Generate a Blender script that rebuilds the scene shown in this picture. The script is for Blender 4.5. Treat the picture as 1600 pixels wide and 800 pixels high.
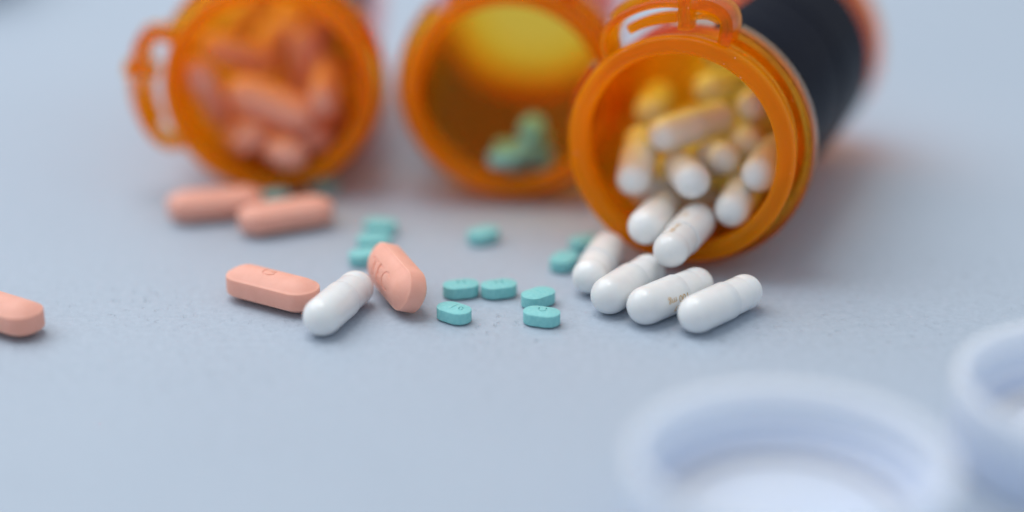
import bpy, bmesh, math, random
from mathutils import Vector, Matrix, Euler

for o in list(bpy.data.objects):
    bpy.data.objects.remove(o)
sc = bpy.context.scene
col = sc.collection
MM = 0.001
R = math.radians

# ------------------------------------------------------------------ camera
cam_d = bpy.data.cameras.new('camera')
cam_d.sensor_width = 36.0
cam_d.lens = 64.8
cam_d.clip_start = 0.01
cam_d.clip_end = 20.0
cam_d.dof.use_dof = True
cam_d.dof.focus_distance = 0.313
cam_d.dof.aperture_fstop = 2.5
cam_d.dof.aperture_blades = 0
cam = bpy.data.objects.new('camera', cam_d)
cam.location = (0, -293.5 * MM, 127.6 * MM)
cam.rotation_euler = (R(90 - 22.1), 0, 0)
col.objects.link(cam)
sc.camera = cam

# ------------------------------------------------------------------ world and lamps
w = bpy.data.worlds.new('World')
sc.world = w
w.use_nodes = True
bg = w.node_tree.nodes['Background']
bg.inputs['Color'].default_value = (0.88, 0.94, 1.0, 1)
bg.inputs['Strength'].default_value = 0.52


def area_lamp(name, loc, target, size, power, color):
    d = bpy.data.lights.new(name, 'AREA')
    d.shape = 'RECTANGLE'
    d.size, d.size_y = size
    d.energy = power
    d.color = color
    o = bpy.data.objects.new(name, d)
    o.location = loc
    o.rotation_euler = (Vector(target) - Vector(loc)).to_track_quat('-Z', 'Y').to_euler()
    col.objects.link(o)
    return o


area_lamp('window_light', (-0.75, 0.50, 1.25), (0, 0.03, 0.01), (1.5, 1.2), 13.0, (0.94, 0.97, 1.0))
area_lamp('ceiling_light', (-0.10, 0.16, 1.45), (0, 0.02, 0.0), (0.42, 0.42), 3.6, (1.0, 0.97, 0.93))

sc.view_settings.view_transform = 'Standard'
sc.view_settings.look = 'None'
sc.view_settings.exposure = 0.30
sc.view_settings.gamma = 1.0
sc.view_settings.use_curve_mapping = False
cy = sc.cycles
cy.max_bounces = 24
cy.transmission_bounces = 24
cy.glossy_bounces = 8
cy.diffuse_bounces = 10
cy.transparent_max_bounces = 32
cy.caustics_refractive = True
cy.caustics_reflective = True
cy.blur_glossy = 0.6
cy.use_denoising = True
cy.sample_clamp_indirect = 0.0


# ------------------------------------------------------------------ materials
def new_mat(name):
    m = bpy.data.materials.new(name)
    m.use_nodes = True
    nt = m.node_tree
    return m, nt, nt.nodes['Principled BSDF'], nt.nodes['Material Output']


def noise(nt, scale, detail=4, rough=0.55, coord='Object'):
    tc = nt.nodes.new('ShaderNodeTexCoord')
    n = nt.nodes.new('ShaderNodeTexNoise')
    n.inputs['Scale'].default_value = scale
    n.inputs['Detail'].default_value = detail
    n.inputs['Roughness'].default_value = rough
    nt.links.new(tc.outputs[coord], n.inputs['Vector'])
    return n


def ramp(nt, src, p0, c0, p1, c1):
    r = nt.nodes.new('ShaderNodeValToRGB')
    e = r.color_ramp.elements
    e[0].position, e[1].position = p0, p1
    e[0].color = c0 if len(c0) == 4 else (*c0, 1)
    e[1].color = c1 if len(c1) == 4 else (*c1, 1)
    nt.links.new(src, r.inputs['Fac'])
    return r


def bump(nt, b, height, strength, dist, prev=None):
    n = nt.nodes.new('ShaderNodeBump')
    n.inputs['Strength'].default_value = strength
    n.inputs['Distance'].default_value = dist
    nt.links.new(height, n.inputs['Height'])
    if prev:
        nt.links.new(prev.outputs['Normal'], n.inputs['Normal'])
    nt.links.new(n.outputs['Normal'], b.inputs['Normal'])
    return n


def mat_table():
    m, nt, b, out = new_mat('painted_table')
    tc = nt.nodes.new('ShaderNodeTexCoord')
    base = noise(nt, 9.0, 5)
    rc = ramp(nt, base.outputs['Fac'], 0.3, (0.388, 0.458, 0.55), 0.7, (0.408, 0.476, 0.566))
    # small stretched pits and specks in the paint film
    mp = nt.nodes.new('ShaderNodeMapping')
    mp.inputs['Scale'].default_value = (1.0, 0.8, 1.0)
    nt.links.new(tc.outputs['Object'], mp.inputs['Vector'])
    sp = nt.nodes.new('ShaderNodeTexNoise')
    sp.inputs['Scale'].default_value = 620.0
    sp.inputs['Detail'].default_value = 2.5
    nt.links.new(mp.outputs['Vector'], sp.inputs['Vector'])
    pit = ramp(nt, sp.outputs['Fac'], 0.59, (0, 0, 0), 0.72, (1, 1, 1))
    area = noise(nt, 38.0, 3)
    am = ramp(nt, area.outputs['Fac'], 0.42, (0.1, 0.1, 0.1), 0.62, (1, 1, 1))
    mul = nt.nodes.new('ShaderNodeMath')
    mul.operation = 'MULTIPLY'
    nt.links.new(pit.outputs['Color'], mul.inputs[0])
    nt.links.new(am.outputs['Color'], mul.inputs[1])
    mx = nt.nodes.new('ShaderNodeMix')
    mx.data_type = 'RGBA'
    k = nt.nodes.new('ShaderNodeMath')
    k.operation = 'MULTIPLY'
    k.inputs[1].default_value = 0.2
    nt.links.new(mul.outputs[0], k.inputs[0])
    nt.links.new(k.outputs[0], mx.inputs['Factor'])
    gr = noise(nt, 700.0, 5, 0.7)
    gc = ramp(nt, gr.outputs['Fac'], 0.3, (0.90, 0.905, 0.91), 0.7, (1.06, 1.055, 1.05))
    mg = nt.nodes.new('ShaderNodeMix')
    mg.data_type = 'RGBA'
    mg.blend_type = 'MULTIPLY'
    mg.inputs['Factor'].default_value = 1.0
    nt.links.new(rc.outputs['Color'], mg.inputs[6])
    nt.links.new(gc.outputs['Color'], mg.inputs[7])
    nt.links.new(mg.outputs[2], mx.inputs[6])
    mx.inputs[7].default_value = (0.17, 0.21, 0.24, 1)
    nt.links.new(mx.outputs[2], b.inputs['Base Color'])
    b.inputs['Roughness'].default_value = 0.55
    b.inputs['Specular IOR Level'].default_value = 0.35
    inv = nt.nodes.new('ShaderNodeMath')
    inv.operation = 'SUBTRACT'
    inv.inputs[0].default_value = 1.0
    nt.links.new(mul.outputs[0], inv.inputs[1])
    b1 = bump(nt, b, inv.outputs[0], 0.8, 0.0002)
    fine = noise(nt, 1500.0, 3)
    bump(nt, b, fine.outputs['Fac'], 0.5, 0.00012, b1)
    return m


def mat_pill(name, c0, c1, rough, sss, grain_scale, grain, spec=0.4):
    m, nt, b, out = new_mat(name)
    n = noise(nt, grain_scale, 4)
    rc = ramp(nt, n.outputs['Fac'], 0.3, c0, 0.7, c1)
    # each pill a shade of its own
    oi = nt.nodes.new('ShaderNodeObjectInfo')
    mr = nt.nodes.new('ShaderNodeMapRange')
    mr.inputs['To Min'].default_value = 0.94
    mr.inputs['To Max'].default_value = 1.04
    nt.links.new(oi.outputs['Random'], mr.inputs['Value'])
    hs = nt.nodes.new('ShaderNodeHueSaturation')
    nt.links.new(mr.outputs['Result'], hs.inputs['Value'])
    nt.links.new(rc.outputs['Color'], hs.inputs['Color'])
    nt.links.new(hs.outputs['Color'], b.inputs['Base Color'])
    b.inputs['Roughness'].default_value = rough
    b.inputs['Specular IOR Level'].default_value = spec
    if sss:
        b.inputs['Subsurface Weight'].default_value = sss
        b.inputs['Subsurface Radius'].default_value = (1.0, 0.75, 0.6)
        b.inputs['Subsurface Scale'].default_value = 0.0012
    if grain:
        n2 = noise(nt, 2600.0, 3)
        bump(nt, b, n2.outputs['Fac'], grain, 0.00008)
    return m


def mat_amber(name, straight, haze, surf=0.22):
    # moulded polypropylene: clear orange with a little internal haze
    m, nt, b, out = new_mat(name)
    b.inputs['Base Color'].default_value = (1.0, 0.95, 0.88, 1)
    b.inputs['Transmission Weight'].default_value = 1.0
    b.inputs['IOR'].default_value = 1.32
    n = noise(nt, 140.0, 3)
    rr = ramp(nt, n.outputs['Fac'], 0.35, (0.08,) * 3, 0.75, (0.20,) * 3)
    nt.links.new(rr.outputs['Color'], b.inputs['Roughness'])
    tr = nt.nodes.new('ShaderNodeBsdfTranslucent')
    tr.inputs['Color'].default_value = (1.0, 0.78, 0.01, 1)
    df = nt.nodes.new('ShaderNodeBsdfDiffuse')
    df.inputs['Color'].default_value = (1.0, 0.52, 0.004, 1)
    m1 = nt.nodes.new('ShaderNodeMixShader')
    m1.inputs['Fac'].default_value = surf
    nt.links.new(tr.outputs[0], m1.inputs[1])
    nt.links.new(df.outputs[0], m1.inputs[2])
    # part of the light goes straight through the thin wall, part is bent by it
    tp = nt.nodes.new('ShaderNodeBsdfTransparent')
    m0 = nt.nodes.new('ShaderNodeMixShader')
    m0.inputs['Fac'].default_value = straight
    nt.links.new(b.outputs[0], m0.inputs[1])
    nt.links.new(tp.outputs[0], m0.inputs[2])
    m2 = nt.nodes.new('ShaderNodeMixShader')
    m2.inputs['Fac'].default_value = haze
    nt.links.new(m0.outputs[0], m2.inputs[1])
    nt.links.new(m1.outputs[0], m2.inputs[2])
    # scuffs and nicks in the moulding
    sn = noise(nt, 1100.0, 2)
    sr = ramp(nt, sn.outputs['Fac'], 0.735, (0, 0, 0), 0.76, (0.55, 0.55, 0.55))
    sd = nt.nodes.new('ShaderNodeBsdfDiffuse')
    sd.inputs['Color'].default_value = (0.9, 0.75, 0.6, 1)
    m3 = nt.nodes.new('ShaderNodeMixShader')
    nt.links.new(sr.outputs['Color'], m3.inputs['Fac'])
    nt.links.new(m2.outputs[0], m3.inputs[1])
    nt.links.new(sd.outputs[0], m3.inputs[2])
    # glossy skin
    fr = nt.nodes.new('ShaderNodeFresnel')
    fr.inputs['IOR'].default_value = 1.42
    gl = nt.nodes.new('ShaderNodeBsdfGlossy')
    gl.inputs['Roughness'].default_value = 0.07
    m4 = nt.nodes.new('ShaderNodeMixShader')
    ge = nt.nodes.new('ShaderNodeNewGeometry')
    out_side = nt.nodes.new('ShaderNodeMath')          # only where the ray meets the plastic from the air
    out_side.operation = 'SUBTRACT'
    out_side.inputs[0].default_value = 1.0
    nt.links.new(ge.outputs['Backfacing'], out_side.inputs[1])
    fm = nt.nodes.new('ShaderNodeMath')
    fm.operation = 'MULTIPLY'
    nt.links.new(fr.outputs[0], fm.inputs[0])
    nt.links.new(out_side.outputs[0], fm.inputs[1])
    fk = nt.nodes.new('ShaderNodeMath')
    fk.operation = 'MULTIPLY'
    fk.inputs[1].default_value = 0.22
    nt.links.new(fm.outputs[0], fk.inputs[0])
    nt.links.new(fk.outputs[0], m4.inputs['Fac'])
    nt.links.new(m3.outputs[0], m4.inputs[1])
    nt.links.new(gl.outputs[0], m4.inputs[2])
    nt.links.new(m4.outputs[0], out.inputs['Surface'])
    va = nt.nodes.new('ShaderNodeVolumeAbsorption')
    va.inputs['Color'].default_value = (0.998, 0.855, 0.03, 1)
    va.inputs['Density'].default_value = 1850.0
    nt.links.new(va.outputs['Volume'], out.inputs['Volume'])
    return m


def mat_simple(name, c, rough, spec=0.5, sss=0.0, scale=60.0, vary=0.06, bumpy=0.0):
    m, nt, b, out = new_mat(name)
    n = noise(nt, scale, 4)
    c0 = tuple(x * (1 - vary) for x in c)
    rc = ramp(nt, n.outputs['Fac'], 0.3, c0, 0.7, c)
    nt.links.new(rc.outputs['Color'], b.inputs['Base Color'])
    b.inputs['Roughness'].default_value = rough
    b.inputs['Specular IOR Level'].default_value = spec
    if sss:
        b.inputs['Subsurface Weight'].default_value = sss
        b.inputs['Subsurface Radius'].default_value = (0.8, 0.9, 1.0)
        b.inputs['Subsurface Scale'].default_value = 0.009
    if bumpy:
        n2 = noise(nt, 90.0, 3)
        bump(nt, b, n2.outputs['Fac'], bumpy, 0.0006)
    return m


M_TABLE = mat_table()
M_CAPSULE = mat_pill('white_gelatin', (0.755, 0.775, 0.785), (0.81, 0.825, 0.83), 0.25, 0.35, 300.0, 0.0, 0.5)
M_PEACH = mat_pill('peach_film_coat', (0.78, 0.385, 0.295), (0.83, 0.425, 0.335), 0.56, 0.5, 420.0, 0.10)
M_GREEN = mat_pill('aqua_green_pressed', (0.20, 0.545, 0.565), (0.265, 0.62, 0.625), 0.55, 0.15, 1500.0, 0.16, 0.3)
M_AMBER = mat_amber('amber_clear_wall', 0.78, 0.10)
M_AMBER_COLLAR = mat_amber('amber_collar', 0.5, 0.10)
M_AMBER_TAB = mat_amber('amber_tab', 0.5, 0.28)
M_AMBER_THICK = mat_amber('amber_hazy_moulding', 0.55, 0.55, 0.35)
M_LABEL = mat_simple('black_label_print', (0.007, 0.009, 0.018), 0.22, 0.06, 0, 50.0, 0.2, 0.3)
M_LABEL.node_tree.nodes['Principled BSDF'].inputs['IOR'].default_value = 1.13
M_SHEEN = mat_simple('white_sheen_strip', (0.5, 0.46, 0.46), 0.6, 0.3)  # pale tone paints the window's reflection on the amber wall
def make_translucent(m, c, fac):
    nt = m.node_tree
    t = nt.nodes.new('ShaderNodeBsdfTranslucent')
    t.inputs['Color'].default_value = (*c, 1)
    x = nt.nodes.new('ShaderNodeMixShader')
    x.inputs['Fac'].default_value = fac
    nt.links.new(nt.nodes['Principled BSDF'].outputs[0], x.inputs[1])
    nt.links.new(t.outputs[0], x.inputs[2])
    nt.links.new(x.outputs[0], nt.nodes['Material Output'].inputs['Surface'])


make_translucent(M_SHEEN, (0.85, 0.85, 0.85), 0.5)
M_BACKING = mat_simple('reflecting_label_backing', (0.92, 0.91, 0.89), 0.6, 0.3)  # label back made bright white to reflect light into the bottle
M_CAPWHITE = mat_simple('white_cap_plastic', (0.60, 0.66, 0.79), 0.42, 0.3, 0.9, 80.0, 0.03)
M_PRINT = mat_simple('ochre_ink', (0.72, 0.46, 0.17), 0.5, 0.3, 0, 1800.0, 0.35)
M_BLUEGREY = mat_simple('blue_grey_stand_in', (0.16, 0.25, 0.36), 0.6, 0.3)


# ------------------------------------------------------------------ helpers
def to_mesh(name, verts, faces, sharp=35.0):
    me = bpy.data.meshes.new(name)
    me.from_pydata([tuple(c * MM for c in v) for v in verts], [], faces)
    bm = bmesh.new()
    bm.from_mesh(me)
    bmesh.ops.remove_doubles(bm, verts=bm.verts, dist=1e-7)
    bmesh.ops.recalc_face_normals(bm, faces=bm.faces)
    bm.to_mesh(me)
    bm.free()
    finish(me, sharp)
    return me


def finish(me, sharp=35.0):
    for p in me.polygons:
        p.use_smooth = True
    me.set_sharp_from_angle(angle=R(sharp))


def link(name, data, mat=None, parent=None):
    o = bpy.data.objects.new(name, data)
    col.objects.link(o)
    if data is not None and mat is not None and not data.materials:
        data.materials.append(mat)
    if parent is not None:
        o.parent = parent
    return o


def tag(o, label, cat, group=None):
    o['label'] = label
    o['category'] = cat
    if group:
        o['group'] = group
    return o


def revolve(prof, n=96, a0=0.0, a1=360.0, closed=True, rmod=None):
    """prof: (radius, axial) points, revolved about local Y; angle 0 = +X, 90 = +Z."""
    full = abs(a1 - a0) > 359.9
    cnt = n if full else n + 1
    verts, faces, rings = [], [], []
    for k in range(cnt):
        a = R(a0 + (a1 - a0) * k / n)
        ring = []
        for i, (r, y) in enumerate(prof):
            rr = r if rmod is None else rmod(i, r, k)
            ring.append(len(verts))
            verts.append((rr * math.cos(a), y, rr * math.sin(a)))
        rings.append(ring)
    m = len(prof)
    for k in range(n if full else n):
        A = rings[k]
        B = rings[(k + 1) % cnt]
        for i in range(m if closed else m - 1):
            j = (i + 1) % m
            faces.append((A[i], A[j], B[j], B[i]))
    if not full and closed:
        faces.append(tuple(rings[0]))
        faces.append(tuple(reversed(rings[-1])))
    return verts, faces


def clean_mesh(name, vf, sharp=35.0):
    """like to_mesh, dropping the degenerate faces that axis points leave"""
    verts, faces = vf
    me = bpy.data.meshes.new(name)
    bm = bmesh.new()
    bv = [bm.verts.new(tuple(c * MM for c in v)) for v in verts]
    for f in faces:
        try:
            bm.faces.new([bv[i] for i in f])
        except ValueError:
            pass
    bmesh.ops.remove_doubles(bm, verts=bm.verts, dist=2e-7)
    bmesh.ops.dissolve_degenerate(bm, dist=1e-8, edges=bm.edges)
    bmesh.ops.recalc_face_normals(bm, faces=bm.faces)
    bm.to_mesh(me)
    bm.free()
    finish(me, sharp)
    return me


def arc_pts(cx, cy_, r, a0, a1, n):
    return [(cx + r * math.cos(R(a0 + (a1 - a0) * i / n)), cy_ + r * math.sin(R(a0 + (a1 - a0) * i / n))) for i in range(n + 1)]


def text_mesh(s, size, extrude, res=4):
    """flat or extruded lettering as a mesh, centred, in millimetre units"""
    cu = bpy.data.curves.new('lettering', 'FONT')
    cu.body = s
    cu.size = size
    cu.extrude = extrude
    cu.align_x = 'CENTER'
    cu.align_y = 'CENTER'
    cu.resolution_u = res
    o = bpy.data.objects.new('lettering', cu)
    col.objects.link(o)
    dg = bpy.context.evaluated_depsgraph_get()
    me = bpy.data.meshes.new_from_object(o.evaluated_get(dg))
    bpy.data.objects.remove(o)
    bpy.data.curves.remove(cu)
    return me


# ------------------------------------------------------------------ table
bm = bmesh.new()
bmesh.ops.create_grid(bm, x_segments=2, y_segments=2, size=1.6)
me = bpy.data.meshes.new('tabletop')
bm.to_mesh(me)
bm.free()
table = link('tabletop', me, M_TABLE)
table.location = (0, 0.9, 0)
table['kind'] = 'structure'

# ------------------------------------------------------------------ amber bottles
BL = 88.0
RIM, FLG, BODY = 20.7, 22.7, 20.3


def body_profile():
    p = [(0.0, BL - 1.8), (16.6, BL - 1.8)]
    p += arc_pts(16.6, BL - 3.8, 2.0, 90, 0, 6)[1:]
    p += [(18.75, 60), (18.8, 12.0), (18.55, 7.9), (19.62, 7.9), (19.75, 8.6), (20.2, 9.4), (BODY, 10.2)]
    p += [(BODY, BL - 2.2)]
    p += arc_pts(BODY - 2.2, BL - 2.2, 2.2, 0, 90, 6)[1:]
    p += [(14.0, BL), (13.2, BL - 0.5), (0.0, BL - 0.5)]
    return p


RIM_PROF = [(18.52, 7.85), (18.45, 7.0), (17.7, 4.6), (17.35, 3.2), (17.3, 2.2), (17.42, 1.2), (17.75, 0.5), (18.25, 0.12), (18.7, 0.0), (19.15, 0.1),
            (19.6, 0.22), (20.0, 0.25), (20.4, 0.6), (20.65, 1.2), (20.7, 1.9), (20.6, 2.7), (19.9, 3.0), (19.6, 3.4), (19.6, 7.85)]
ME_RIM = clean_mesh('rim', revolve(RIM_PROF, 128), 50)
ME_BODY = clean_mesh('bottle_body', revolve(body_profile(), 128, closed=False), 50)
collar_prof = [(19.72, 6.3), (20.6, 6.2), (21.6, 6.1), (22.3, 6.2), (22.62, 6.5), (22.7, 7.1), (22.7, 11.2), (22.55, 11.55), (22.2, 11.6), (21.9, 11.4), (21.8, 11.0), (21.65, 8.2), (21.1, 7.6), (19.72, 7.5)]
ME_COLLAR = clean_mesh('collar', revolve(collar_prof, 110, -213, 69.5), 40)


def sweep_band(path, y0, y1, th, rnd=0.25):
    """a strip of thickness th (radial-ish) between axial y0 and y1 along a path of (angle, radius)"""
    pts = [Vector((r * math.cos(R(a)), r * math.sin(R(a)))) for a, r in path]
    verts, faces, rings = [], [], []
    for i, p in enumerate(pts):
        t = (pts[min(i + 1, len(pts) - 1)] - pts[max(i - 1, 0)]).normalized()
        nrm = Vector((-t.y, t.x))
        h = th / 2
        sec = [(-h + rnd, y0), (h - rnd, y0), (h, y0 + rnd), (h, y1 - rnd), (h - rnd, y1), (-h + rnd, y1), (-h, y1 - rnd), (-h, y0 + rnd)]
        ring = []
        for d, y in sec:
            q = p + nrm * d
            ring.append(len(verts))
            verts.append((q.x, y, q.y))
        rings.append(ring)
    for A, B in zip(rings, rings[1:]):
        for i in range(8):
            j = (i + 1) % 8
            faces.append((A[i], A[j], B[j], B[i]))
    faces.append(tuple(rings[0]))
    faces.append(tuple(reversed(rings[-1])))
    return verts, faces


def smooth_path(ctrl, n=10):
    out = []
    P = [ctrl[0]] + list(ctrl) + [ctrl[-1]]
    for i in range(1, len(P) - 2):
        for k in range(n):
            t = k / n
            q = []
            for c in range(2):
                p0, p1, p2, p3 = P[i - 1][c], P[i][c], P[i + 1][c], P[i + 2][c]
                q.append(0.5 * ((2 * p1) + (-p0 + p2) * t + (2 * p0 - 5 * p1 + 4 * p2 - p3) * t * t + (-p0 + 3 * p1 - 3 * p2 + p3) * t ** 3))
            out.append(tuple(q))
    out.append(ctrl[-1])
    return out


ME_TAB = to_mesh('locking_tab', *sweep_band(smooth_path([(92.8, 26.0), (102, 26.1), (111, 25.9), (119, 25.4), (125.5, 24.5), (130, 23.0), (133, 20.8)]), 1.6, 10.0, 1.4, 0.35))
ME_POST = to_mesh('tab_post', *sweep_band([(90.6, 21.6), (90.6, 24.0), (90.9, 26.0), (91.1, 28.2)], 1.0, 6.0, 2.2, 0.5))
ME_SHOULDER = to_mesh('tab_shoulder', *sweep_band(smooth_path([(88.4, 25.9), (83, 26.1), (78, 25.9), (74.3, 25.0), (72.3, 23.5), (71.0, 20.6)]), 1.4, 8.6, 2.3, 0.6))
ME_WEB = to_mesh('tab_web', *sweep_band(smooth_path([(87.8, 23.6), (82, 24.1), (76.5, 23.8)]), 3.0, 8.0, 1.0))
ME_LIP = to_mesh('tab_ridge', *sweep_band(smooth_path([(92.8, 27.2), (102, 27.3), (111, 27.1), (119, 26.6), (125.5, 25.7)]), 7.4, 9.8, 1.6, 0.4))
ME_TONGUE = to_mesh('tab_tongue', *sweep_band(smooth_path([(95, 23.4), (103, 23.4), (110, 23.2), (117, 22.9)]), 2.2, 5.6, 1.7, 0.4))


def label_mesh(r, y0, y1, a0, a1, th=0.12):
    pr = [(r, y0), (r + th, y0), (r + th, y1), (r, y1)]
    return clean_mesh('label', revolve(pr, 80, a0, a1), 40)


def bottle(M, yaw, roll, label, labels, backing=True):
    root = link('pill_bottle', None)
    tau = math.asin((FLG - BODY) / 80.0)
    mtx = Matrix.Rotation(R(-yaw), 4, 'Z') @ Matrix.Rotation(-tau, 4, 'X')
    root.matrix_world = Matrix.Translation(Vector(M) * MM) @ mtx @ Matrix.Rotation(R(-roll), 4, 'Y')
    root.empty_display_size = 0.01
    link('bottle_body', ME_BODY, M_AMBER, root)
    link('rim', ME_RIM, M_AMBER_THICK, root)
    link('collar', ME_COLLAR, M_AMBER_COLLAR, root)
    tab = link('locking_tab', ME_TAB, M_AMBER_TAB, root)
    link('tab_post', ME_POST, M_AMBER_TAB, tab)
    link('tab_shoulder', ME_SHOULDER, M_AMBER_TAB, tab)
    link('tab_web', ME_WEB, M_AMBER_COLLAR, tab)
    link('tab_tongue', ME_TONGUE, M_AMBER_THICK, tab)
    link('tab_ridge', ME_LIP, M_AMBER_TAB, tab)
    for (r, y0, y1, a0, a1, m, lab) in labels:
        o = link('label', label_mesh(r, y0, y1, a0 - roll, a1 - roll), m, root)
        if lab:
            o['label'] = lab
        if backing and m is M_LABEL and r < 20.5:
            link('reflecting_backing', label_mesh(r - 0.05, y0, y1, a0 - roll, a1 - roll, 0.04), M_BACKING, o)  # bright layer throws light back onto the pills inside
    tag(root, label, 'pill bottle', 'orange pill bottles lying on their sides')
    return root


bottle((29, 13, 22.7), 21, 0, 'orange pill bottle with black label, nearest the camera, spilling white capsules',
       [(20.36, 11.5, 50, -22, 83, M_LABEL, 'glossy black wrap label'),
        (20.53, 46, 71, -22, 83, M_LABEL, 'overlapping black label end'),
        (20.36, 11.5, 24, 84, 106, M_SHEEN, 'added white strip painting the window reflection on the bottle wall')])  # last strip stands in for white sheen on the bottle's top
bottle((-47.2, 50, 22.7), -3, 80, 'orange pill bottle on the left, half full of peach tablets',
       [(20.36, 16, 71, 25, 80, M_LABEL, 'dark wrap label')])
bottle((-0.5, 47, 22.7), 4, -12, 'orange pill bottle in the middle, almost empty with a few green tablets',
       [(20.36, 16, 71, 190, 340, M_LABEL, 'dark wrap label')], backing=False)

# ------------------------------------------------------------------ white bottle caps, open side up
def cap_profile():
    p = [(0, 0.0), (20.6, 0.0)]
    p += [(21.3, 0.25), (21.8, 0.9), (22.0, 1.8), (22.0, 12.4), (21.9, 13.1), (21.5, 13.55), (21.0, 13.6), (20.6, 13.35), (20.4, 12.8)]
    p += [(20.3, 10.6), (19.7, 10.2), (19.5, 9.7), (19.7, 9.1), (20.2, 8.7), (20.2, 7.6), (19.6, 7.3), (18.4, 7.2), (18.0, 6.9), (17.9, 4.4)]
    p += [(0, 4.2)]
    return p


nseg = 180
ME_CAPSHELL = clean_mesh('cap_shell', revolve(cap_profile(), nseg, closed=False,
                         rmod=lambda i, r, k: r - (0.35 if (5 <= i <= 5 and k % 3 == 0) else 0.0)), 40)
ME_CAPRING = clean_mesh('sealing_ring', revolve([(14.6, 4.25), (16.2, 4.25), (16.2, 5.2), (15.9, 5.7), (15.5, 5.8), (15.0, 5.6), (14.7, 5.1)], 96), 40)
for loc, lab in (((36.6, -79.6, 0), 'upturned white plastic bottle cap in the foreground, the one wholly inside the width'),
                 ((84.6, -58.5, 0), 'upturned white plastic bottle cap cut off by the right edge')):
    root = link('bottle_cap', None)
    root.location = Vector(loc) * MM
    root.scale = (0.97, 0.97, 0.97)
    root.rotation_euler = (R(90), 0, R(20))
    root.empty_display_size = 0.01
    link('cap_shell', ME_CAPSHELL, M_CAPWHITE, root)
    link('sealing_ring', ME_CAPRING, M_CAPWHITE, root)
    tag(root, lab, 'bottle cap', 'white caps lying open side up')

# ------------------------------------------------------------------ capsules
CR, CL = 3.45, 12.5
# local X runs from the front hemisphere's centre to the rear one's; lathe about X
def lathe_x(prof, n=48):
    v, f = revolve([(r, x) for x, r in prof], n, closed=False)
    return [(y, x, z) for x, y, z in v], f


cp = [(-CR * math.cos(R(a)), CR * math.sin(R(a))) for a in range(0, 91, 9)]
cp += [(3.0, 3.47), (6.9, 3.49), (7.45, 3.50), (7.6, 3.44), (7.62, 3.24), (6.4, 3.22)]
ME_CCAP = clean_mesh('capsule_cap', lathe_x(cp), 32)
bp = [(6.6, 3.20), (7.7, 3.25), (10.8, 3.25), (11.1, 3.19), (11.35, 3.16), (11.6, 3.19), (11.9, 3.26), (12.5, 3.26)]
bp += [(12.5 + 3.26 * math.sin(R(a)), 3.26 * math.cos(R(a))) for a in range(9, 91, 9)]
ME_CBODY = clean_mesh('capsule_body', lathe_x(bp), 32)


def imprint_mesh(lines):
    """lines: (text, size, x0, theta0): ink wrapped round the capsule; theta from the top towards -Y"""
    verts, faces = [], []
    for s, size, x0, th0 in lines:
        me = text_mesh(s, size, 0.0, 3)
        bm = bmesh.new()
        bm.from_mesh(me)
        bmesh.ops.triangulate(bm, faces=bm.faces)
        bmesh.ops.subdivide_edges(bm, edges=[e for e in bm.edges if e.calc_length() > 0.25], cuts=2)
        bmesh.ops.triangulate(bm, faces=bm.faces)
        base = len(verts)
        bm.verts.index_update()
        rr = 3.53
        for v in bm.verts:
            x = x0 - v.co.x
            t = R(th0) + v.co.y / rr
            rad = rr if x < 7.6 else 3.33
            verts.append((x, -rad * math.sin(t), rad * math.cos(t)))
        faces += [tuple(base + v.index for v in f.verts) for f in bm.faces]
        bm.free()
        bpy.data.meshes.remove(me)
    me = bpy.data.meshes.new('imprint')
    me.from_pydata([tuple(c * MM for c in v) for v in verts], [], faces)
    return me


IMP_LOW = imprint_mesh([('100 mg', 1.75, 4.6, 76), ('127', 1.5, 4.6, 102)])
IMP_SIDE = imprint_mesh([('100 mg', 1.25, 10.35, 4), ('127', 1.3, 4.6, 4)])


def capsule(p, q, label, group, flip=False, spin=0.0, imprint=None):
    P, Q = Vector(p), Vector(q)
    if flip:
        P, Q = Q, P
    x = (Q - P).normalized()
    y = Vector((0, 0, 1)).cross(x).normalized()
    z = x.cross(y)
    m = Matrix((x, y, z)).transposed().to_4x4()
    root = link('white_capsule', None)
    root.matrix_world = Matrix.Translation(P * MM) @ m @ Matrix.Rotation(R(spin), 4, 'X') @ Matrix.Diagonal((1, 0.955, 0.955, 1))
    root.empty_display_size = 0.005
    link('capsule_cap', ME_CCAP, M_CAPSULE, root)
    link('capsule_body', ME_CBODY, M_CAPSULE, root)
    if imprint is not None:
        o = link('imprint', imprint, M_PRINT, root)
        o['label'] = 'small ochre printed lettering'
    tag(root, label, 'capsule', group)
    return root


def on_table(x, y, yaw):
    d = Vector((math.cos(R(yaw)), math.sin(R(yaw)), 0))
    p = Vector((x, y, 3.34))
    return p, p + d * CL


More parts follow.
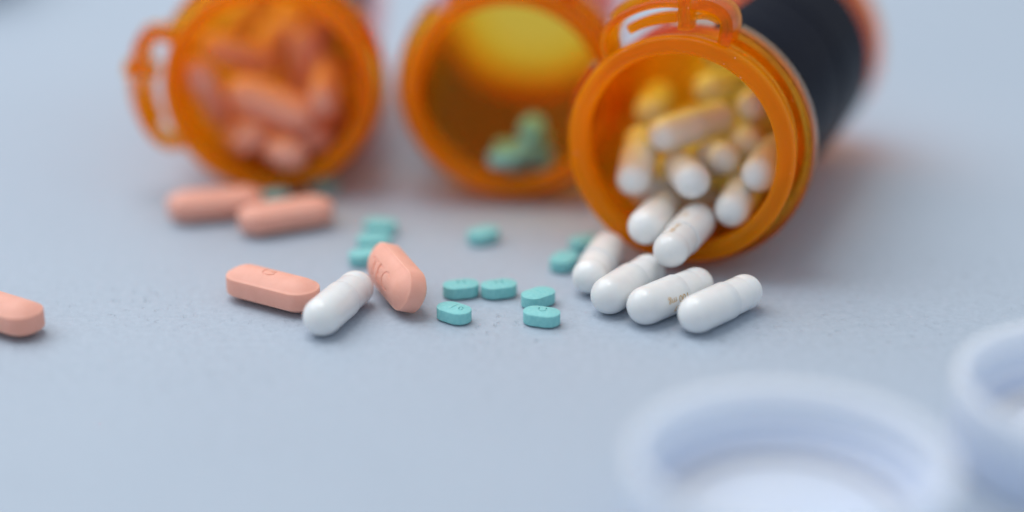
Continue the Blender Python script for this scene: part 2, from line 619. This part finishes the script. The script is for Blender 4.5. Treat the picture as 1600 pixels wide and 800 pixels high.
GT = 'white capsules lying on the table'
capsule(*on_table(-31.4, -14.0, 69), 'white capsule lying alone between two peach tablets', GT)
capsule(*on_table(13.6, 3.3, 73), 'white capsule beside the two green tablets, leftmost of the row of four', GT, flip=True)
capsule(*on_table(16.7, -5.1, 55.3), 'second white capsule from the left in the row before the bottle', GT)
capsule(*on_table(22.6, -9.5, 43.8), 'white capsule with ochre print near the table, third in the row of four', GT, imprint=IMP_LOW)
capsule(*on_table(30.9, -12.9, 45.5), 'white capsule at the right end of the row of four', GT)
GB = 'white capsules in the mouth of the front bottle'
IN_FRONT = [
    ((23.72, 10.13, 10.01, 28.05, 21.81, 9.02), 'white capsule poking out over the bottle rim, left of the printed one', 0, None),
    ((27.51, 2.33, 8.68, 32.98, 13.54, 9.54), 'white capsule with ochre print sliding over the lower rim of the bottle', 1, IMP_SIDE),
    ((39.20, 12.64, 12.38, 43.42, 24.39, 12.87), 'white capsule with its round end at the lower right inside the rim', 0, None),
    ((43.85, 14.47, 18.30, 48.48, 26.08, 18.49), 'white capsule half hidden behind the right side of the rim', 0, None),
    ((31.93, 14.78, 16.96, 30.91, 27.08, 14.98), 'white capsule pointing its round end at the camera, middle of the bottle mouth', 0, None),
    ((22.09, 21.52, 14.95, 24.06, 33.53, 17.82), 'pale capsule upright at the left inside the front bottle', 0, None),
    ((28.08, 27.12, 21.51, 38.17, 34.45, 22.41), 'long tan-tinted capsule lying across the top of the pile', 0, None),
    ((38.45, 23.72, 18.05, 36.31, 35.18, 13.55), 'cream-tinted capsule just behind the one pointing at the camera', 1, None),
    ((43.59, 30.95, 18.46, 45.60, 43.13, 16.53), 'yellowish capsule end right of the long tan one', 0, None),
    ((26.48, 42.68, 20.88, 28.75, 54.94, 19.95), 'amber-tinted capsule end deep at the left of the front bottle', 0, None),
    ((37.92, 45.00, 24.66, 44.08, 55.77, 23.16), 'amber-tinted capsule highest and deepest in the front bottle', 0, None),
    ((44.80, 35.01, 24.76, 48.69, 46.70, 22.64), 'amber-tinted capsule end at the upper right inside the rim', 1, None),
]
for c, lab, fl, imp in IN_FRONT:
    capsule(c[:3], c[3:], lab, GB, bool(fl), 0.0, imp)
BURIED = [
    (25.39, 28.11, 9.89, 36.32, 33.35, 6.85), (42.40, 29.51, 8.37, 45.09, 41.67, 7.24), (36.42, 40.25, 6.89, 42.52, 51.14, 6.26),
    (28.21, 36.90, 9.97, 32.96, 48.44, 9.34), (50.10, 37.27, 11.20, 54.65, 48.91, 10.88), (36.57, 54.23, 8.28, 43.79, 64.27, 6.51),
    (49.36, 51.20, 7.10, 50.62, 63.58, 5.89), (42.07, 49.24, 13.39, 46.66, 60.79, 12.07)]
for c in BURIED:
    capsule(c[:3], c[3:], 'capsule buried under the pile of white capsules inside the front bottle', 'capsules buried under the pile in the front bottle')

BACK_F = [
    (54.10, 76.09, 17.56, 66.35, 78.61, 17.36),
    (36.49, 63.61, 11.42, 43.17, 73.52, 7.76),
    (54.88, 58.39, 24.70, 59.45, 69.81, 22.45),
    (43.56, 73.74, 24.43, 46.89, 84.93, 19.98),
    (60.84, 66.30, 12.29, 63.65, 78.34, 10.50),
    (45.94, 73.06, 17.43, 41.38, 84.07, 13.67),
    (45.71, 79.47, 9.02, 56.44, 85.26, 11.77),
    (40.89, 59.18, 28.55, 44.52, 66.95, 19.46),
    (49.67, 52.13, 15.57, 57.83, 59.34, 9.44),
    (50.54, 63.00, 16.92, 62.97, 61.83, 17.44),
    (47.34, 69.88, 11.80, 56.80, 77.97, 10.64),
    (50.30, 68.06, 22.48, 51.80, 80.36, 24.09)]
for c in BACK_F:
    capsule(c[:3], c[3:], 'dim amber-tinted capsule at the back of the front bottle behind the pile', 'capsules at the back of the front bottle')


# ------------------------------------------------------------------ pressed tablets
def pill_mesh(name, L, W, band, dome, power, edge=0.12, marks=(), score=None, seg=20):
    """stadium outline, flat band, domed faces; marks = (text, size, x, rot, face) pressed in by boolean"""
    w = W / 2
    h = L / 2 - w
    layers = [(edge * 0.0, band / 2 - edge)]
    layers += [(edge * (1 - math.cos(R(a))), band / 2 - edge + edge * math.sin(R(a))) for a in (30, 60, 90)]
    for t in (0.08, 0.16, 0.26, 0.38, 0.52, 0.68, 0.84, 0.97):
        d = edge + (w - edge) * t
        layers.append((d, band / 2 + dome * (1 - (1 - t) ** power)))
    layers = [(d, -z) for d, z in reversed(layers)] + layers
    verts, faces, rings = [], [], []
    for d, z in layers:
        rr = w - d
        ring = []
        for sgn, a0 in ((1, -90), (-1, 90)):
            for k in range(seg + 1):
                a = R(a0 + 180 * k / seg)
                ring.append(len(verts))
                verts.append((sgn * h + rr * math.cos(a), rr * math.sin(a), z))
            # a few points along the straight side
            for k in range(1, 6):
                t = k / 6
                ring.append(len(verts))
                verts.append((sgn * h * (1 - 2 * t), sgn * rr, z))
        rings.append(ring)
    n = len(rings[0])
    for A, B in zip(rings, rings[1:]):
        for i in range(n):
            j = (i + 1) % n
            faces.append((A[i], A[j], B[j], B[i]))
    faces.append(tuple(reversed(rings[0])))
    faces.append(tuple(rings[-1]))
    me = to_mesh(name, verts, faces, 35)
    cut = bmesh.new()
    top = band / 2 + dome
    for s, size, x, yy, rot, face, depth in marks:
        tm = text_mesh(s, size, 0.6, 3)
        b2 = bmesh.new()
        b2.from_mesh(tm)
        zc = top + 0.5
        mt = Matrix.Translation((x, yy, zc)) @ Matrix.Rotation(R(rot), 4, 'Z')
        b2.transform(mt)
        for v in b2.verts:
            rho = math.hypot(max(abs(v.co.x) - h, 0.0), v.co.y)
            t = min(max((w - rho - edge) / (w - edge), 0.0), 1.0)
            zs = band / 2 + dome * (1 - (1 - t) ** power)
            v.co.z = zs - depth if v.co.z < top + 0.3 else top + 0.8
        b2.transform(Matrix.Scale(MM, 4))
        b2.to_mesh(tm)
        b2.free()
        cut.from_mesh(tm)
        bpy.data.meshes.remove(tm)
    if score is not None:
        g = bmesh.new()
        vv = [(-0.22, -W, top + 0.1), (0.22, -W, top + 0.1), (0, -W, top - score), (-0.22, W, top + 0.1), (0.22, W, top + 0.1), (0, W, top - score)]
        bv = [g.verts.new(tuple(c * MM for c in v)) for v in vv]
        for f in ((0, 1, 2), (5, 4, 3), (0, 3, 4, 1), (1, 4, 5, 2), (2, 5, 3, 0)):
            g.faces.new([bv[i] for i in f])
        bmesh.ops.recalc_face_normals(g, faces=g.faces)
        tm = bpy.data.meshes.new('groove')
        g.to_mesh(tm)
        g.free()
        cut.from_mesh(tm)
        bpy.data.meshes.remove(tm)
    if len(cut.verts):
        bmesh.ops.remove_doubles(cut, verts=cut.verts, dist=1e-8)
        bmesh.ops.recalc_face_normals(cut, faces=cut.faces)
        cm = bpy.data.meshes.new('cutter')
        cut.to_mesh(cm)
        SC = 1000.0    # boolean at a comfortable scale
        cm.transform(Matrix.Scale(SC, 4))
        me.transform(Matrix.Scale(SC, 4))
        co = link('cutter', cm)
        ob = link('blank', me)
        md = ob.modifiers.new('press', 'BOOLEAN')
        md.operation = 'DIFFERENCE'
        md.solver = 'EXACT'
        md.object = co
        dg = bpy.context.evaluated_depsgraph_get()
        res = bpy.data.meshes.new_from_object(ob.evaluated_get(dg))
        res.transform(Matrix.Scale(1 / SC, 4))
        bpy.data.objects.remove(co)
        bpy.data.objects.remove(ob)
        res.name = name
        finish(res, 28)
        cut.free()
        return res
    cut.free()
    return me


PL, PW, PB, PD = 18.4, 7.4, 3.2, 1.4
ME_PEACH = pill_mesh('peach_tablet', PL, PW, PB, PD, 2.0, 0.3)
ME_PEACH_G = pill_mesh('peach_tablet_g', PL, PW, PB, PD, 2.0, 0.3, marks=[('G', 4.2, -0.4, -0.1, 31, 1, 0.12)])
ME_PEACH_T = pill_mesh('peach_tablet_tec', PL, PW, PB, PD, 2.0, 0.3, marks=[('TEC', 4.7, -0.9, -0.5, 0, 1, 0.11)])


def place(name, me, mat, loc, rot, label, cat, group):
    o = link(name, me, mat)
    o.location = Vector(loc) * MM
    o.rotation_mode = 'XYZ'
    o.rotation_euler = tuple(R(a) for a in rot)
    tag(o, label, cat, group)
    return o


GP = 'peach tablets lying on the table'
PZ = PB / 2 + PD
place('peach_tablet', ME_PEACH_G, M_PEACH, (-41.2, -1.4, PZ), (0, 0, -31), 'peach tablet stamped G lying flat left of the lone white capsule', 'tablet', GP)
# the one standing on its edge: face turned to the left, top edge towards the right
o = link('peach_tablet', ME_PEACH_T, M_PEACH)
ax = Vector((0.40, -0.90, -0.06)).normalized()       # long axis, towards the camera
nr = Vector((-0.86, -0.40, 0.36))
nr = (nr - ax * nr.dot(ax)).normalized()
yy = nr.cross(ax)
o.matrix_world = Matrix.Translation(Vector((-19.9, -0.4, 4.65)) * MM) @ Matrix((ax, yy, nr)).transposed().to_4x4()
tag(o, 'peach tablet standing on its edge, stamped letters facing left', 'tablet', GP)
place('peach_tablet', ME_PEACH, M_PEACH, (-57.3, 40.2, PZ), (0, 0, 14), 'blurred peach tablet lying under the left bottle, left of the pair', 'tablet', GP)
place('peach_tablet', ME_PEACH, M_PEACH, (-43.0, 34.2, PZ), (0, 0, 24), 'blurred peach tablet lying under the left bottle, right and nearer of the pair', 'tablet', GP)
place('peach_tablet', ME_PEACH, M_PEACH, (-86.0, -11.0, PZ), (0, 0, -33), 'peach tablet cut off by the left edge of the picture', 'tablet', GP)

GI = 'peach tablets inside the left bottle'
IN_LEFT = [
    ((-44.28, 51.71, 9.07, -48.72, 61.62, 7.31), 'pale pink tablet end nearest the rim inside the left bottle', 20),
    ((-52.96, 57.05, 10.86, -56.84, 67.24, 9.39), 'peach tablet end low at the left, beside the palest one, in the left bottle', -30),
    ((-53.29, 61.71, 18.42, -43.11, 60.39, 14.48), 'peach tablet lying slantwise across the middle of the left bottle', 35),
    ((-61.94, 58.08, 23.11, -60.19, 64.79, 14.57), 'orange-tinted tablet leaning on the left wall inside the left bottle', 60),
    ((-59.81, 69.49, 26.02, -52.46, 76.39, 21.63), 'bright orange-tinted tablet at the upper left inside the left bottle', 10),
    ((-42.42, 74.25, 25.34, -42.81, 77.43, 14.81), 'orange-tinted tablet standing upright at the back right of the left bottle', 15),
    ((-37.62, 60.32, 17.76, -37.44, 71.14, 19.74), 'orange-tinted tablet against the right wall inside the left bottle', 70),
    ((-50.61, 83.92, 23.67, -49.87, 94.89, 23.50), 'dark red-tinted tablet deepest in the left bottle', 0),
]
BUR_L = [(-40.06, 61.55, 8.98, -45.05, 71.14, 6.95), (-52.32, 71.15, 7.12, -47.09, 80.80, 6.39), (-57.67, 73.69, 9.52, -58.79, 84.63, 9.58),
         (-38.68, 71.65, 9.94, -41.16, 82.24, 8.30), (-46.87, 87.18, 6.25, -50.45, 97.58, 5.76), (-53.06, 85.50, 6.65, -56.47, 95.94, 7.37),
         (-40.97, 88.63, 8.41, -44.22, 99.01, 6.72), (-49.04, 82.80, 12.13, -51.25, 93.57, 11.97)]


def peach_between(c, label, group, spin):
    P, Q = Vector(c[:3]), Vector(c[3:])
    x = (Q - P).normalized()
    y = Vector((0, 0, 1)).cross(x).normalized()
    z = x.cross(y)
    ob = link('peach_tablet', ME_PEACH, M_PEACH)
    ob.matrix_world = Matrix.Translation((P + Q) * 0.5 * MM) @ Matrix((x, y, z)).transposed().to_4x4() @ Matrix.Rotation(R(spin), 4, 'X')
    tag(ob, label, 'tablet', group)


for c, lab, sp in IN_LEFT:
    peach_between(c, lab, GI, sp)
for c in BUR_L:
    peach_between(c, 'tablet buried under the pile of peach tablets inside the left bottle', 'tablets buried under the pile in the left bottle', 0)

BACK_L = [
    (-40.58, 110.85, 23.90, -46.32, 119.74, 20.89),
    (-39.55, 81.24, 27.50, -40.16, 91.37, 23.24),
    (-43.10, 97.20, 21.84, -49.32, 102.88, 14.77),
    (-37.19, 109.98, 12.45, -46.29, 116.00, 11.06),
    (-45.94, 80.21, 27.85, -45.95, 91.19, 28.44),
    (-50.45, 103.98, 5.81, -59.62, 109.53, 8.27),
    (-59.21, 95.40, 23.90, -62.60, 105.32, 20.56),
    (-40.01, 103.16, 21.06, -49.32, 108.63, 23.15),
    (-39.38, 103.43, 12.29, -48.67, 109.31, 11.80),
    (-57.29, 94.40, 17.31, -52.58, 103.83, 20.45),
    (-42.63, 109.92, 17.53, -52.53, 114.71, 17.85),
    (-53.99, 97.28, 27.76, -58.08, 107.09, 24.92),
    (-52.11, 118.78, 10.83, -46.00, 127.90, 10.10),
    (-55.31, 105.71, 14.03, -58.12, 116.34, 13.78)]
for c in BACK_L:
    peach_between(c, 'dim orange-tinted tablet at the back of the left bottle behind the pile', 'tablets at the back of the left bottle', 0)

GL, GW, GBD, GD = 6.4, 4.3, 1.95, 0.32
ME_GREEN = pill_mesh('green_tablet', GL, GW, GBD, GD, 1.7, 0.05, seg=16)
ME_GREEN_H = pill_mesh('green_tablet_h', GL, GW, GBD, GD, 1.7, 0.05, marks=[('H', 2.5, 0.1, 0.1, -8, 1, 0.2)], seg=16)
ME_GREEN_U = pill_mesh('green_tablet_u', GL, GW, GBD, GD, 1.7, 0.05, marks=[('U', 2.5, 0.1, 0.25, 18, 1, 0.2)], seg=16)
ME_GREEN_S = pill_mesh('green_tablet_score', GL, GW, GBD, GD, 1.7, 0.05, score=0.2, seg=16)
ME_GREEN_S0 = pill_mesh('green_tablet_score_nought', GL, GW, GBD, GD, 1.7, 0.05, marks=[('0', 1.9, 1.5, 0.0, 30, 1, 0.2)], score=0.2, seg=16)
GZ = GBD / 2 + GD
GG = 'aqua green tablets scattered on the table'
for me, x, y, z, yaw, tx, ty, lab in [
    (ME_GREEN_H, -8.9, 2.3, 0, 15, 0, 0, 'green tablet stamped H, left of the touching pair'),
    (ME_GREEN_H, -2.3, 2.3, 0, 17, 0, 0, 'green tablet stamped H, right of the touching pair'),
    (ME_GREEN_S0, -9.8, -8.1, 0, -38, 0, 0, 'scored green tablet in front of the touching pair'),
    (ME_GREEN_S, 4.5, -1.6, 0, 40, 0, 0, 'scored green tablet just behind the one stamped U'),
    (ME_GREEN_U, 5.0, -9.6, 0, -19, 0, 0, 'green tablet stamped U, nearest to the camera'),
    (ME_GREEN, -5.4, 27.7, 0, 38, 0, 0, 'green tablet lying alone below the middle bottle'),
    (ME_GREEN_S, 9.4, 14.9, 0, 62, 0, 0, 'green tablet left of the row of white capsules'),
    (ME_GREEN, 13.6, 23.6, 0, 30, 0, 0, 'green tablet half hidden behind the leftmost capsule of the row'),
    (ME_GREEN, -24.9, 32.2, 0, -14, 0, 0, 'farthest of the three green tablets in a file behind the standing peach tablet'),
    (ME_GREEN, -25.6, 24.6, 0, 8, 0, 0, 'middle of the three green tablets in a file behind the standing peach tablet'),
    (ME_GREEN, -26.6, 17.2, 0, 30, 0, 0, 'nearest of the three green tablets in a file behind the standing peach tablet'),
    (ME_GREEN, -38.2, 56.0, 0, -25, 0, 0, 'blurred green tablet at the foot of the left bottle'),
    (ME_GREEN, -47.0, 48.0, 0, 40, 0, 0, 'blurred green tablet peeping out between the two far peach tablets'),
]:
    place('green_tablet', me, M_GREEN, (x, y, z + GZ), (tx, ty, yaw), lab, 'tablet', GG)
GM = 'green tablets inside the middle bottle'
for x, y, z, rot, lab in [
    (-1.6, 51.6, 8.6, (10, 0, 15), 'pale green tablet nearest the rim inside the middle bottle'),
    (2.6, 55.0, 9.3, (16, -8, 50), 'pale green tablet behind and right of the nearest one inside the middle bottle'),
    (3.9, 58.4, 12.6, (20, -20, 62), 'topmost pale green tablet of the small heap inside the middle bottle'),
    (-0.4, 57.4, 8.4, (4, 6, -20), 'green tablet at the left of the small heap inside the middle bottle'),
    (5.0, 60.2, 9.3, (6, -14, 75), 'green tablet under the topmost one inside the middle bottle'),
    (1.5, 56.5, 5.9, (2, 0, 40), 'green tablet at the bottom of the small heap inside the middle bottle'),
    (6.0, 58.0, 6.5, (2, -14, 80), 'green tablet low at the right of the small heap inside the middle bottle'),
    (1.8, 63.5, 5.6, (2, 0, 15), 'green tablet deepest inside the middle bottle'),
]:
    place('green_tablet', ME_GREEN, M_GREEN, (x, y - 1.6, z + 0.3), rot, lab, 'tablet', GM)

# ------------------------------------------------------------------ far corner
bm = bmesh.new()
bmesh.ops.create_cube(bm, size=1.0)
bmesh.ops.scale(bm, vec=(0.090, 0.045, 0.022), verts=bm.verts)
bmesh.ops.bevel(bm, geom=bm.edges[:], offset=0.003, segments=3, affect='EDGES', profile=0.5)
me = bpy.data.meshes.new('stand_in_box')
bm.to_mesh(me)
bm.free()
finish(me, 40)
bx = link('stand_in_box', me, M_BLUEGREY)  # plain box added in place of an unidentified blurred thing
bx.location = (-0.190, 0.231, 0.011)
bx.rotation_euler = (0, 0, R(-6))
tag(bx, 'unidentified blue-grey thing, built as a plain box, far out of focus in the upper left corner', 'box')
